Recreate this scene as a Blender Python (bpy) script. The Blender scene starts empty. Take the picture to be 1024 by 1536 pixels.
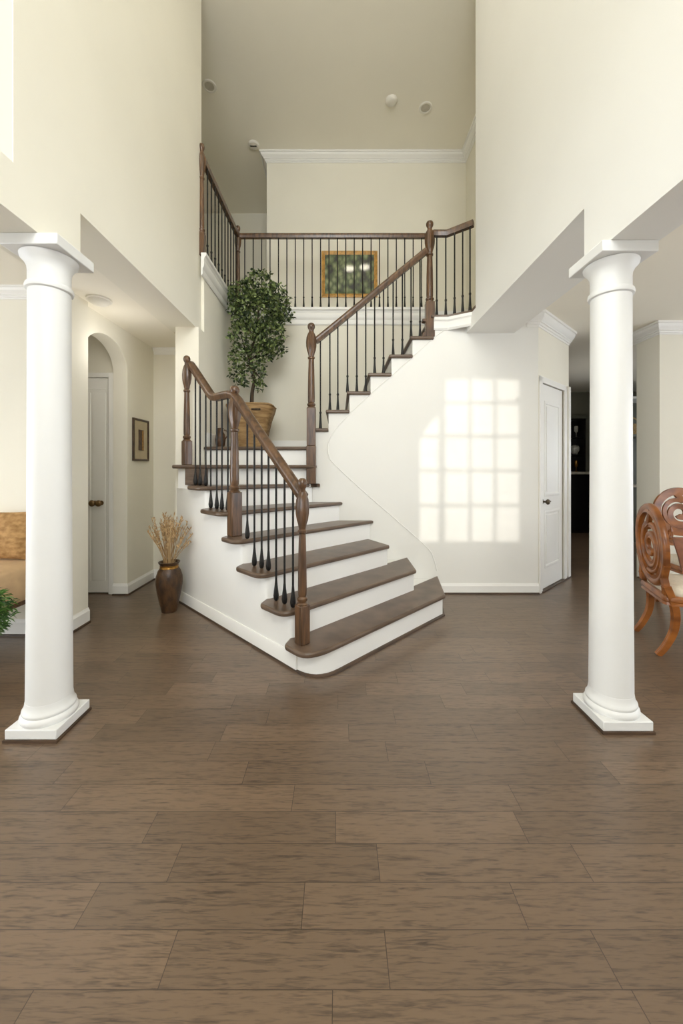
import bpy, bmesh, math, random
from math import sin, cos, pi, radians, sqrt
from mathutils import Vector, Matrix
random.seed(7)
SC = bpy.context.scene
COL = SC.collection
H = 1.35            # eye height
F = 572.0           # focal length in pixels of a 1024x1536 picture
CX, CY = 508.0, 702.0
R = 0.1973          # stair rise

# ------------------------------------------------------------------ helpers
class MB:
    def __init__(self):
        self.v = []; self.f = []
    def add(self, vs, fs):
        o = len(self.v)
        self.v += [tuple(p) for p in vs]
        self.f += [tuple(i + o for i in q) for q in fs]
        return self
    def box(self, x0, x1, y0, y1, z0, z1):
        vs = [(x, y, z) for z in (z0, z1) for y in (y0, y1) for x in (x0, x1)]
        return self.add(vs, [(0,2,3,1),(4,5,7,6),(0,1,5,4),(2,6,7,3),(0,4,6,2),(1,3,7,5)])
    def obox(self, c, a, b, d):
        c, a, b, d = Vector(c), Vector(a), Vector(b), Vector(d)
        vs = [c + i*a + j*b + k*d for k in (-1,1) for j in (-1,1) for i in (-1,1)]
        return self.add(vs, [(0,2,3,1),(4,5,7,6),(0,1,5,4),(2,6,7,3),(0,4,6,2),(1,3,7,5)])
    def prism(self, poly, a0, a1, plane='xy'):
        def P(u, w, a):
            return {'xy': (u, w, a), 'xz': (u, a, w), 'yz': (a, u, w)}[plane]
        n = len(poly)
        vs = [P(u, w, a0) for u, w in poly] + [P(u, w, a1) for u, w in poly]
        fs = [tuple(range(n))[::-1], tuple(range(n, 2*n))]
        fs += [(i, (i+1) % n, n + (i+1) % n, n + i) for i in range(n)]
        return self.add(vs, fs)
    def lathe(self, prof, c=(0,0,0), n=20, mod=None, axis='z'):
        vs = []; m = len(prof)
        for r, z in prof:
            for k in range(n):
                a = 2*pi*k/n
                rr = r*(mod(a, z) if mod else 1)
                p = (rr*cos(a), rr*sin(a), z)
                if axis == 'y': p = (p[0], p[2], p[1])
                if axis == '-y': p = (p[0], -p[2], p[1])
                vs.append((c[0]+p[0], c[1]+p[1], c[2]+p[2]))
        fs = [(i*n+k, i*n+(k+1) % n, (i+1)*n+(k+1) % n, (i+1)*n+k) for i in range(m-1) for k in range(n)]
        fs += [tuple(range(n))[::-1], tuple(range((m-1)*n, m*n))]
        return self.add(vs, fs)
    def sweep(self, path, prof, closed=False, up=(0,0,1), caps=True, scale=None, smooth_up=False):
        path = [Vector(p) for p in path]; n = len(path); k = len(prof); up = Vector(up)
        vs = []
        for i, p in enumerate(path):
            a = path[i-1] if (i > 0 or closed) else None
            b = path[(i+1) % n] if (i < n-1 or closed) else None
            t1 = (p-a).normalized() if a is not None else None
            t2 = (b-p).normalized() if b is not None else None
            if t1 is None: t1 = t2
            if t2 is None: t2 = t1
            t = (t1+t2).normalized()
            s1 = t1.cross(up).normalized(); s2 = t2.cross(up).normalized()
            s = (s1+s2).normalized()
            m = 1/max(.35, s.dot(s1))
            u = s.cross(t).normalized()
            q = scale[i] if scale else 1
            for x, y in prof:
                vs.append(p + s*(x*q*m) + u*(y*q))
        fs = []
        for i in range(n if closed else n-1):
            j = (i+1) % n
            fs += [(i*k+a, i*k+(a+1) % k, j*k+(a+1) % k, j*k+a) for a in range(k)]
        if caps and not closed:
            fs += [tuple(range(k))[::-1], tuple(range((n-1)*k, n*k))]
        return self.add(vs, fs)
    def tube(self, path, r, n=8, sx=1, sy=1, up=(0,0,1), closed=False):
        if not isinstance(r, (list, tuple)): r = [r]*len(path)
        return self.sweep(path, [(sx*cos(2*pi*i/n), sy*sin(2*pi*i/n)) for i in range(n)], closed, up, True, r)
    def build(self, name, mat, parent=None, bevel=0, angle=38, local=False, flat=False, loc=None):
        me = bpy.data.meshes.new(name)
        off = Vector((0,0,0))
        if not local:
            if parent is not None:
                q = parent
                while q is not None:
                    off += q.location; q = q.parent
            if loc is not None:
                off += Vector(loc)
        me.from_pydata([tuple(Vector(p)-off) for p in self.v], [], self.f)
        bm = bmesh.new(); bm.from_mesh(me)
        bmesh.ops.recalc_face_normals(bm, faces=bm.faces)
        bm.to_mesh(me); bm.free()
        if not flat:
            me.shade_smooth(); me.set_sharp_from_angle(angle=radians(angle))
        me.materials.append(mat)
        o = bpy.data.objects.new(name, me); COL.objects.link(o)
        if parent is not None: o.parent = parent
        if loc is not None and not local: o.location = loc
        if loc is not None and local: o.location = loc
        if bevel:
            b = o.modifiers.new('bevel', 'BEVEL'); b.width = bevel; b.segments = 2; b.limit_method = 'ANGLE'; b.angle_limit = radians(40)
        return o

def tag(o, label, cat, group=None):
    o['label'] = label; o['category'] = cat
    if group: o['group'] = group
    return o
def empty(name, loc, label, cat, group=None, rz=0):
    o = bpy.data.objects.new(name, None); COL.objects.link(o)
    o.location = loc; o.rotation_euler = (0, 0, rz); o.empty_display_size = .1
    return tag(o, label, cat, group)
def struct(o):
    o['kind'] = 'structure'; return o
def copy_tree(o, parent=None):
    c = o.copy(); COL.objects.link(c)
    if parent is not None:
        c.parent = parent
    for ch in [q for q in bpy.data.objects if q.parent == o]:
        copy_tree(ch, c)
    return c
def rounded(poly, radii, n=6):
    out = []; m = len(poly)
    for i, p in enumerate(poly):
        r = radii[i]
        p = Vector(p)
        if not r: out.append(tuple(p)); continue
        a = Vector(poly[i-1]); b = Vector(poly[(i+1) % m])
        d1 = (a-p); d2 = (b-p)
        r1 = min(r, d1.length*.49); r2 = min(r, d2.length*.49)
        p1 = p + d1.normalized()*r1; p2 = p + d2.normalized()*r2
        for k in range(n+1):
            t = k/n
            out.append(tuple((1-t)**2*p1 + 2*t*(1-t)*p + t*t*p2))
    return out

# ------------------------------------------------------------------ materials
def lin(c):
    return tuple(((v/255)/12.92 if v/255 <= .04045 else ((v/255+.055)/1.055)**2.4) for v in c) + (1,)
def mat(name, rgb, rough=.5, metal=0, var=0, scale=(8,8,8), rgb2=None, bump=0, bscale=None, spec=None, coat=0, detail=4, island=False):
    m = bpy.data.materials.new(name); m.use_nodes = True
    nt = m.node_tree; b = nt.nodes['Principled BSDF']
    b.inputs['Roughness'].default_value = rough; b.inputs['Metallic'].default_value = metal
    if spec is not None: b.inputs['Specular IOR Level'].default_value = spec
    if coat: b.inputs['Coat Weight'].default_value = coat; b.inputs['Coat Roughness'].default_value = .15
    tc = nt.nodes.new('ShaderNodeTexCoord'); mp = nt.nodes.new('ShaderNodeMapping')
    mp.inputs['Scale'].default_value = scale
    nt.links.new(tc.outputs['Object'], mp.inputs['Vector'])
    nz = nt.nodes.new('ShaderNodeTexNoise'); nz.inputs['Scale'].default_value = 1; nz.inputs['Detail'].default_value = detail
    nt.links.new(mp.outputs[0], nz.inputs['Vector'])
    ramp = nt.nodes.new('ShaderNodeValToRGB')
    c2 = rgb2 or tuple(max(0, v*(1-var)) for v in rgb)
    ramp.color_ramp.elements[0].position = .35; ramp.color_ramp.elements[1].position = .65
    ramp.color_ramp.elements[0].color = lin(c2); ramp.color_ramp.elements[1].color = lin(rgb)
    if island:
        g = nt.nodes.new('ShaderNodeNewGeometry')
        nt.links.new(g.outputs['Random Per Island'], ramp.inputs[0])
    else:
        nt.links.new(nz.outputs[0], ramp.inputs[0])
    nt.links.new(ramp.outputs[0], b.inputs['Base Color'])
    if bump:
        bp = nt.nodes.new('ShaderNodeBump'); bp.inputs['Strength'].default_value = bump; bp.inputs['Distance'].default_value = .01
        if bscale:
            mp2 = nt.nodes.new('ShaderNodeMapping'); mp2.inputs['Scale'].default_value = bscale
            nt.links.new(tc.outputs['Object'], mp2.inputs['Vector'])
            n2 = nt.nodes.new('ShaderNodeTexNoise'); n2.inputs['Scale'].default_value = 1; n2.inputs['Detail'].default_value = 5
            nt.links.new(mp2.outputs[0], n2.inputs['Vector']); nt.links.new(n2.outputs[0], bp.inputs['Height'])
        else:
            nt.links.new(nz.outputs[0], bp.inputs['Height'])
        nt.links.new(bp.outputs[0], b.inputs['Normal'])
    return m
def emis(name, rgb, s):
    m = bpy.data.materials.new(name); m.use_nodes = True
    b = m.node_tree.nodes['Principled BSDF']
    b.inputs['Base Color'].default_value = lin(rgb); b.inputs['Emission Color'].default_value = lin(rgb); b.inputs['Emission Strength'].default_value = s
    return m

M = {}
M['cream'] = mat('cream wall paint', (238,234,220), .75, var=.012, scale=(1.5,1.5,1.5), bump=.02, bscale=(120,120,120))
M['ivory'] = mat('ivory paint and neutral-lit cream', (236,235,230), .7, var=.01, scale=(1.5,1.5,1.5), bump=.02, bscale=(120,120,120))
M['ceil'] = mat('ceiling paint', (245,240,226), .85, var=.012, scale=(1,1,1))
M['white'] = mat('white trim paint', (243,242,238), .4, var=.008, scale=(3,3,3))
M['colwhite'] = mat('white column paint', (230,230,228), .45, var=.008, scale=(3,3,3))
M['tread'] = mat('brown stair oak', (108,89,73), .33, rgb2=(84,67,53), scale=(6,6,60), detail=6, bump=.05)
M['shoe'] = mat('dark oak shoe strip', (84,64,48), .45, var=.3, scale=(4,4,20))
M['rail'] = mat('walnut railing wood', (106,76,50), .32, rgb2=(66,46,30), scale=(34,34,5), detail=6, coat=.25)
M['iron'] = mat('black wrought iron', (42,40,38), .45, metal=.5, var=.3, scale=(60,60,60))
M['vase'] = mat('bronze brown ceramic', (92,66,42), .34, metal=.25, rgb2=(58,42,30), scale=(22,22,10), bump=.35, bscale=(60,60,40))
M['gold'] = mat('gold band', (186,138,70), .3, metal=.9, var=.25, scale=(40,40,40))
M['giltframe'] = mat('gilt picture frame', (214,164,88), .4, metal=.1, var=.2, scale=(20,20,20))
M['straw'] = mat('dried grass', (202,172,128), .8, rgb2=(160,126,84), scale=(30,30,6), island=True)
M['leaf'] = mat('ficus leaves', (120,136,80), .42, rgb2=(38,56,26), island=True)
M['grass'] = mat('grassy green leaves', (82,122,48), .5, rgb2=(36,72,20), island=True)
M['bark'] = mat('dark bark', (70,54,38), .8, rgb2=(44,34,24), scale=(30,30,8), bump=.5)
M['basket'] = mat('tan bark basket', (176,144,98), .7, rgb2=(138,106,66), scale=(9,9,40), bump=.4, detail=6)
M['soil'] = mat('dark soil', (52,40,30), .9, var=.4, scale=(50,50,50), bump=.6)
M['chair'] = mat('carved honey wood', (160,96,40), .3, rgb2=(112,62,24), scale=(7,7,14), detail=6, coat=.25)
M['cream_fabric'] = mat('cream upholstery', (226,216,196), .85, var=.05, scale=(60,60,60), bump=.1)
M['tan_fabric'] = mat('tan upholstery', (196,164,124), .85, var=.07, scale=(12,12,12), bump=.1, bscale=(300,300,300))
M['fur'] = mat('golden brown plush', (190,150,98), .85, rgb2=(146,108,62), scale=(18,18,30), detail=7, bump=.5)
M['leather'] = mat('brown leather', (140,86,56), .45, rgb2=(112,66,42), scale=(14,14,14), bump=.15)
M['brass'] = mat('aged brass', (150,122,84), .3, metal=.9, var=.2, scale=(40,40,40))
M['pewter'] = mat('dark nickel', (110,98,82), .3, metal=.9, var=.2, scale=(40,40,40))
M['clay'] = mat('dark brown glaze', (96,66,38), .45, rgb2=(54,38,26), scale=(24,24,24))
M['kwall'] = mat('olive grey kitchen paint', (132,130,116), .8, var=.03, scale=(2,2,2))
M['black'] = mat('black cabinet lacquer', (30,28,26), .35, var=.3, scale=(6,6,6))
M['stone'] = mat('pale worktop stone', (214,206,190), .3, var=.12, scale=(14,14,14))
M['fridge'] = mat('grey green cabinet paint', (104,106,94), .45, var=.06, scale=(3,3,3))
M['wicker'] = mat('pale wicker', (206,178,126), .8, rgb2=(150,120,76), scale=(60,60,60), bump=.5)
M['glassware'] = mat('pale glassware', (206,206,196), .12, var=.15, scale=(30,30,30), spec=.9)
M['mat_board'] = mat('beige picture mat', (198,184,154), .8, var=.06, scale=(10,10,10))
M['cpot'] = mat('cream glazed pot', (236,222,192), .4, var=.04, scale=(8,8,8))
M['lens'] = mat('grey lamp lens', (196,190,176), .4, var=.05, scale=(20,20,20))
M['plastic'] = mat('white plastic', (236,232,222), .5, var=.02, scale=(9,9,9))
M['slot'] = mat('dark slot', (70,66,58), .7, var=.1, scale=(9,9,9))
M['lamp'] = emis('lit lamp', (255,244,224), 22)
M['blind'] = mat('white window blind', (240,238,230), .8, var=.03, scale=(4,4,40))

def plank_floor():
    m = bpy.data.materials.new('brown oak planks'); m.use_nodes = True
    nt = m.node_tree; N = nt.nodes.new; L = nt.links.new
    b = nt.nodes['Principled BSDF']
    tc = N('ShaderNodeTexCoord'); sp = N('ShaderNodeSeparateXYZ'); L(tc.outputs['Object'], sp.inputs[0])
    def mth(op, a, c=None, clamp=False):
        n = N('ShaderNodeMath'); n.operation = op; n.use_clamp = clamp
        for i, v in enumerate((a, c)):
            if v is None: continue
            if isinstance(v, (int, float)): n.inputs[i].default_value = v
            else: L(v, n.inputs[i])
        return n.outputs[0]
    W, LEN = .128, .74
    yy = mth('DIVIDE', mth('ADD', sp.outputs['Y'], 10*W-.9868 % W), W)
    row = mth('FLOOR', yy); fy = mth('FRACT', yy)
    wn = N('ShaderNodeTexWhiteNoise'); wn.noise_dimensions = '1D'; L(row, wn.inputs['W'])
    wn2 = N('ShaderNodeTexWhiteNoise'); wn2.noise_dimensions = '1D'; L(mth('ADD', row, 37.3), wn2.inputs['W'])
    lenr = mth('ADD', LEN*.75, mth('MULTIPLY', wn2.outputs['Value'], LEN*.5))
    xx = mth('ADD', mth('DIVIDE', sp.outputs['X'], lenr), mth('MULTIPLY', wn.outputs['Value'], 7.0))
    pl = mth('FLOOR', xx); fx = mth('FRACT', xx)
    cv = N('ShaderNodeCombineXYZ'); L(pl, cv.inputs[0]); L(row, cv.inputs[1])
    wc = N('ShaderNodeTexWhiteNoise'); wc.noise_dimensions = '3D'; L(cv.outputs[0], wc.inputs['Vector'])
    # grain, shifted per plank
    off = N('ShaderNodeVectorMath'); off.operation = 'MULTIPLY_ADD'
    L(wc.outputs['Color'], off.inputs[0]); off.inputs[1].default_value = (9, 9, 9); L(tc.outputs['Object'], off.inputs[2])
    mp = N('ShaderNodeMapping'); mp.inputs['Scale'].default_value = (6, 70, 6); L(off.outputs[0], mp.inputs['Vector'])
    nz = N('ShaderNodeTexNoise'); nz.inputs['Scale'].default_value = 1; nz.inputs['Detail'].default_value = 7; nz.inputs['Roughness'].default_value = .62
    nz.inputs['Distortion'].default_value = .6
    L(mp.outputs[0], nz.inputs['Vector'])
    ramp = N('ShaderNodeValToRGB'); e = ramp.color_ramp.elements
    e[0].position = .34; e[0].color = lin((68,54,42)); e[1].position = .52; e[1].color = lin((112,92,73))
    mpf = N('ShaderNodeMapping'); mpf.inputs['Scale'].default_value = (16, 190, 16); L(off.outputs[0], mpf.inputs['Vector'])
    nf = N('ShaderNodeTexNoise'); nf.inputs['Scale'].default_value = 1; nf.inputs['Detail'].default_value = 4; nf.inputs['Distortion'].default_value = .8; L(mpf.outputs[0], nf.inputs['Vector'])
    L(mth('ADD', mth('MULTIPLY', nz.outputs[0], .5), mth('MULTIPLY', nf.outputs[0], .5)), ramp.inputs[0])
    val = mth('ADD', .84, mth('MULTIPLY', wc.outputs['Value'], .30))
    mixv = N('ShaderNodeVectorMath'); mixv.operation = 'SCALE'; L(ramp.outputs[0], mixv.inputs[0]); L(val, mixv.inputs['Scale'])
    # seams
    ey = mth('MINIMUM', fy, mth('SUBTRACT', 1.0, fy)); sy = mth('LESS_THAN', mth('MULTIPLY', ey, W), .0011)
    ex = mth('MINIMUM', fx, mth('SUBTRACT', 1.0, fx)); sx = mth('LESS_THAN', mth('MULTIPLY', ex, lenr), .0012)
    seam = mth('MAXIMUM', sy, sx)
    mx = N('ShaderNodeMix'); mx.data_type = 'RGBA'; L(mth('MULTIPLY', seam, .75), mx.inputs['Factor'])
    L(mixv.outputs[0], mx.inputs[6]); mx.inputs[7].default_value = lin((40,30,22))
    L(mx.outputs[2], b.inputs['Base Color'])
    rr = N('ShaderNodeMapRange'); L(nz.outputs[0], rr.inputs[0]); rr.inputs[3].default_value = .36; rr.inputs[4].default_value = .27
    L(rr.outputs[0], b.inputs['Roughness'])
    b.inputs['Specular IOR Level'].default_value = .75
    bp = N('ShaderNodeBump'); bp.inputs['Strength'].default_value = .12; bp.inputs['Distance'].default_value = .004
    L(mth('SUBTRACT', nz.outputs[0], mth('MULTIPLY', seam, 1.0)), bp.inputs['Height']); L(bp.outputs[0], b.inputs['Normal'])
    return m
M['floor'] = plank_floor()

def art_mat():
    m = bpy.data.materials.new('painted foliage under glass'); m.use_nodes = True
    nt = m.node_tree; N = nt.nodes.new; L = nt.links.new; b = nt.nodes['Principled BSDF']
    tc = N('ShaderNodeTexCoord'); mp = N('ShaderNodeMapping'); mp.inputs['Scale'].default_value = (9, 9, 6.5); mp.inputs['Rotation'].default_value = (0, .5, 0)
    L(tc.outputs['Object'], mp.inputs['Vector'])
    v = N('ShaderNodeTexVoronoi'); v.inputs['Scale'].default_value = 1.3; L(mp.outputs[0], v.inputs['Vector'])
    n = N('ShaderNodeTexNoise'); n.inputs['Scale'].default_value = .8; n.inputs['Detail'].default_value = 5; n.inputs['Distortion'].default_value = 1.5; L(mp.outputs[0], n.inputs['Vector'])
    a = N('ShaderNodeMath'); a.operation = 'MULTIPLY'; L(v.outputs['Distance'], a.inputs[0]); L(n.outputs[0], a.inputs[1])
    r = N('ShaderNodeValToRGB'); L(a.outputs[0], r.inputs[0])
    e = r.color_ramp.elements; e[0].position = .08; e[0].color = lin((140,150,104)); e[1].position = .42; e[1].color = lin((28,32,22))
    x = r.color_ramp.elements.new(.24); x.color = lin((80,96,54))
    L(r.outputs[0], b.inputs['Base Color']); b.inputs['Roughness'].default_value = .5
    b.inputs['Coat Weight'].default_value = 1; b.inputs['Coat Roughness'].default_value = .06
    return m
M['art'] = art_mat()

# ------------------------------------------------------------------ setting: room shell
XL, XR = -1.47, 1.37         # inner faces of the two tall foyer walls
ZS, ZH, ZC = 2.80, 2.50, 6.53  # soffit, header underside, foyer ceiling
YW = 4.10                    # face of the stair wall
Z2 = 3.60                    # upper hall floor
YB = 5.385                   # back wall of the stairwell
YF = 6.30                    # far wall of the upper hall
FRONT = -2.2

struct(MB().box(-6, 7.2, FRONT-.3, 9.3, -.12, 0).build('floor', M['floor'], flat=True))
struct(MB().box(-3.3, 2.4, FRONT-.3, 8.1, ZC, ZC+.15).build('ceiling', M['ceil'], flat=True))
# left tall wall with its column header and an open recess high up
w = MB()
w.prism([(FRONT,ZH),(2.17,ZH),(2.17,ZS),(4.08,ZS),(4.08,ZC),(1.723,ZC),(1.723,2.73),(FRONT,2.73)], XL-.3, XL, 'yz')
w.prism([(XL-.005,1.7225),(XL-.30,.75),(XL-.30,1.7225)], 2.73, ZC, 'xy')
w.box(XL-.42, XL-.30, FRONT, 1.73, 2.73, ZC)
struct(w.build('wall_left', M['cream']))
# right tall wall with header and the dropped soffit behind the column
w = MB()
w.prism([(FRONT,ZH),(2.13,ZH),(2.13,ZS),(3.82,ZS),(3.82,ZC),(FRONT,ZC)], XR, XR+.25, 'yz')
w.box(XR+.25, 1.88, 2.13, 4.10, ZS, 3.02)
w.box(XR, XR+.25, 3.82, 4.10, ZS, 2.955)
struct(w.build('wall_right', M['ivory']))  # same house paint as the left; ivory tone stands in for its lighting
# lower ceilings
struct(MB().box(-6, XL-.3, FRONT, 4.75, ZS, ZS+.12).build('ceiling_hall', M['ceil'], flat=True))
struct(MB().prism([(XR+.25,FRONT),(7.2,FRONT),(7.2,8.6),(2.22,8.6),(2.22,4.11),(1.87,4.11),(1.87,3.70),(XR+.25,3.70)], 3.02, 3.14).build('ceiling_dining', M['ceil'], flat=True))
# left room back wall (its end shows behind the left column)
struct(MB().box(-6, -2.195, 3.08, 3.34, 0, ZS).build('wall_parlor', M['cream']))
# hall wall with an arched opening
w = MB()
arch = [(4.06, 0), (4.06, 2.37)]
for k in range(1, 16):
    a = pi*k/16
    arch.append((3.71+.35*cos(a), 2.37+.27*sin(a)))
arch += [(3.36, 2.37), (3.36, 0), (3.34, 0), (3.34, ZS), (4.63, ZS), (4.63, 0)]
w.prism(arch, -2.40, -2.25, 'yz')
struct(w.build('wall_hall', M['cream'], angle=30))
struct(MB().box(-2.40, -1.68, 4.63, 4.75, 0, ZS).build('wall_hall_end', M['cream']))
w = MB(); w.box(-3.6, -2.40, 4.10, 4.22, 2.33, ZS); w.box(-3.6, -2.93, 4.10, 4.22, 0, 2.33); w.box(-2.44, -2.40, 4.10, 4.22, 0, 2.33)
w.box(-2.93, -2.44, 4.19, 4.22, 0, 2.33); w.box(-3.72, -3.6, 3.34, 4.22, 0, ZS)
struct(w.build('wall_closet', M['cream']))
# stairwell left wall (its end is the pier), back wall
w = MB(); w.box(-1.68, -1.44, 3.92, YB+.12, 0, ZS); w.box(-1.68, -1.44, 4.08, YB+.12, ZS, Z2)
struct(w.build('wall_stairwell_left', M['cream']))
struct(MB().box(-1.44, 2.1, YB, YB+.12, 0, Z2).build('wall_stairwell_back', M['cream']))
# upper hall
w = MB(); w.box(-3.0, -1.68, 2.0, 8.0, ZS+.12, Z2); w.box(-1.68, -1.44, YB+.12, 8.0, Z2-.3, Z2); w.box(-1.44, 2.2, YB+.12, 8.0, Z2-.3, Z2)
struct(w.build('floor_upper_hall', M['ceil'], flat=True))
w = MB(); w.box(-1.19, 2.22, YF, YF+.12, Z2, ZC); w.box(-1.19, -1.07, YF+.12, 7.76, Z2, ZC)
struct(w.build('wall_back', M['cream']))
struct(MB().box(-3.12, -1.07, 7.76, 7.88, Z2, ZC).build('wall_back_hall', M['cream']))
struct(MB().box(-3.12, -3.0, 2.0, 7.76, ZS, ZC).build('wall_upper_left', M['cream']))
struct(MB().box(-3.0, -1.77, 2.0, 2.12, Z2, ZC).build('wall_upper_hall_front', M['cream']))
w = MB(); w.box(2.10, 2.22, 3.82, YF, 3.14, ZC); w.box(1.62, 2.10, 3.70, 3.82, 3.14, ZC)
struct(w.build('wall_upper_right', M['cream']))
# angled wall with the closet door on the right
A0 = Vector((2.145, 4.10)); A1 = Vector((2.85, 4.73)); AD = (A1-A0).normalized(); AN = Vector((AD.y, -AD.x))
ALEN = (A1-A0).length
def apt(t, off, z):
    p = A0 + AD*t + AN*off
    return (p.x, p.y, z)
DT0, DT1, DH = .055, ALEN-.17, 2.29
w = MB()
def abox(mb, t0, t1, o0, o1, z0, z1):
    vs = [apt(t, o, z) for z in (z0, z1) for o in (o0, o1) for t in (t0, t1)]
    mb.add(vs, [(0,2,3,1),(4,5,7,6),(0,1,5,4),(2,6,7,3),(0,4,6,2),(1,3,7,5)])
abox(w, 0, ALEN, -.12, 0, DH, 3.02); abox(w, 0, DT0, -.12, 0, 0, DH); abox(w, DT1, ALEN, -.12, 0, 0, DH); abox(w, DT0, DT1, -.12, -.09, 0, DH)
struct(w.build('wall_angled', M['cream']))
# stair wall under the upper flight, stepped along its top
RX = [1.018-(15-n)*.2257 for n in range(9, 16)]       # riser planes 9..15
poly = [(-.285, 0), (2.145, 0), (2.145, 3.02), (1.7, 3.02), (1.7, 2.955), (RX[6], 2.955)]
for n in range(14, 8, -1):
    x1 = RX[n-8]; x0 = RX[n-9]
    poly += [(x1, n*R-.036), (max(x0, -.285), n*R-.036)]
struct(MB().prism(poly, YW, YW+.12, 'xz').build('wall_stair', M['ivory']))
# dining wall on the far right
w = MB(); w.box(3.70, 7.2, 4.40, 4.52, 0, 3.02); w.box(3.70, 3.86, 4.52, 4.74, 0, 3.02)
struct(w.build('wall_dining', M['cream']))
# kitchen shell
w = MB(); w.box(2.2, 7.2, 8.4, 8.52, 0, 3.02); w.box(2.3, 2.42, 4.75, 8.4, 0, 3.02)
struct(w.build('wall_kitchen', M['kwall']))
w = MB(); w.box(7.08, 7.2, 4.52, 8.4, 0, 1.0); w.box(7.08, 7.2, 4.52, 8.4, 2.3, 3.02); w.box(7.08, 7.2, 4.52, 5.2, 1.0, 2.3); w.box(7.08, 7.2, 6.4, 8.4, 1.0, 2.3)
struct(w.build('wall_kitchen_right', M['kwall']))
# front wall behind the camera with the window whose light falls on the stair wall
TX, TZ = .30*(YW-FRONT), .20*(YW-FRONT)
wx0, wxa, wxb, wx1 = .84-TX, 1.06-TX, 1.125-TX, 1.935-TX
wz0, wz1 = .562+TZ, 2.318+TZ
w = MB()
w.box(-6, wx0, FRONT-.1, FRONT, 0, ZC); w.box(wx1, 7.2, FRONT-.1, FRONT, 0, ZC)
w.box(wx0, wx1, FRONT-.1, FRONT, 0, wz0); w.box(wx0, wx1, FRONT-.1, FRONT, wz1, ZC)
w.prism([(wx0, 1.70+TZ), (wxa, 1.97+TZ), (wxb, 2.10+TZ), (wxb, wz1), (wx0, wz1)], FRONT-.1, FRONT, 'xz')
struct(w.build('wall_front', M['cream']))
w = MB(); my = (FRONT-.07, FRONT-.03)
w.box(wxa, wxb, *my, wz0, wz1)
for k in (1, 2):
    x = wxb+(wx1-wxb)*k/3; w.box(x-.014, x+.014, *my, wz0, wz1)
for zz in (.956, 1.33, 1.70, 2.06):
    w.box(wx0, wx1, *my, zz+TZ-.014, zz+TZ+.014)
struct(w.build('window_1', M['white']))

# ---- side room windows (outside the frame): openings onto the sky
w = MB(); w.box(-6.12, -6, FRONT, 3.34, 0, .5); w.box(-6.12, -6, FRONT, 3.34, 2.4, ZS)
for y in (FRONT, -.2, 1.6, 3.2): w.box(-6.12, -6, y, y+.14, .5, 2.4)
struct(w.build('wall_parlor_left', M['cream']))
w = MB(); w.box(7.08, 7.2, FRONT, 4.4, 0, .5); w.box(7.08, 7.2, FRONT, 4.4, 2.4, 3.02)
for y in (FRONT, 0, 2.1, 4.2): w.box(7.08, 7.2, y, y+.16, .5, 2.4)
struct(w.build('wall_dining_right', M['cream']))
w = MB()
for y in (-1.2, .8, 2.5):
    w.box(-6.08, -6.04, y-.02, y+.02, .5, 2.4); w.box(-6.08, -6.04, y-.8, y+.8, 1.43, 1.47)
struct(w.build('window_2', M['white']))
w = MB()
for y in (-.95, 1.15, 3.2):
    w.box(7.12, 7.16, y-.02, y+.02, .5, 2.4); w.box(7.12, 7.16, y-.9, y+.9, 1.43, 1.47)
struct(w.build('window_3', M['white']))

# ------------------------------------------------------------------ trim
def crown_prof(h, d):
    return [(0,0),(d,0),(d,-.16*h),(d*.82,-.17*h),(d*.80,-.26*h),(d*.74,-.40*h),(d*.52,-.56*h),(d*.40,-.62*h),(d*.39,-.70*h),(d*.24,-.72*h),(d*.20,-.84*h),(d*.08,-.86*h),(d*.07,-h),(0,-h)]
def crown(name, path, z, h=.17, d=.12):
    return struct(MB().sweep([(x, y, z) for x, y in path], crown_prof(h, d)).build(name, M['white'], angle=25))
crown('trim_1', [(-1.195,7.7),(-1.195,YF-.002),(2.098,YF-.002),(2.098,4.2)], ZC, .14, .10)
crown('trim_2', [(-5.9,3.078),(-2.20,3.078)], ZS, .09, .065)
crown('trim_3', [(-2.24,4.628),(-1.69,4.628)], ZS, .075, .045)
a0 = A0 + AN*.002
crown('trim_4', [(2.02,YW-.002), (A0.x+.001, YW-.002), (A1.x, A1.y), (A1.x+.06, A1.y+.15)], 3.02, .155, .085)
crown('trim_5', [(3.698,4.9),(3.698,4.398),(7.0,4.398)], 3.02, .13, .09)

def base(name, path, h=.115, shoe=True, k=[6]):
    struct(MB().sweep([(x, y, 0) for x, y in path], [(0,.012),(.016,.012),(.016,h-.025),(.008,h-.01),(.006,h),(0,h)]).build(name, M['white'], angle=25))
    if shoe:
        s = struct(MB().sweep([(x, y, 0) for x, y in path], [(0,0),(.026,0),(.024,.010),(.016,.016),(0,.016)]).build('trim_%d' % k[0], M['shoe'], angle=25))
        k[0] += 1
base('baseboard_stair', [(1.06,YW),(2.145,YW)], .11)
base('baseboard_hall', [(-2.40,4.06),(-2.25,4.06),(-2.25,4.63),(-1.68,4.63)], .12)
base('baseboard_parlor', [(-5.9,3.08),(-2.195,3.08),(-2.195,3.34)], .13)
base('baseboard_pier', [(-1.68,4.6),(-1.68,3.92),(-1.56,3.92)], .10)
base('baseboard_dining', [(3.70,4.7),(3.70,4.40),(7.0,4.40)], .13)
struct(MB().sweep([(x,y,0) for x,y in [(-1.44+.001,4.13),(-1.44+.001,YB-.001),(-.29,YB-.001)]], [(0,8*R),(.014,8*R),(.014,8*R+.14),(.006,8*R+.16),(0,8*R+.16)]).build('baseboard_landing', M['white']))
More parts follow.
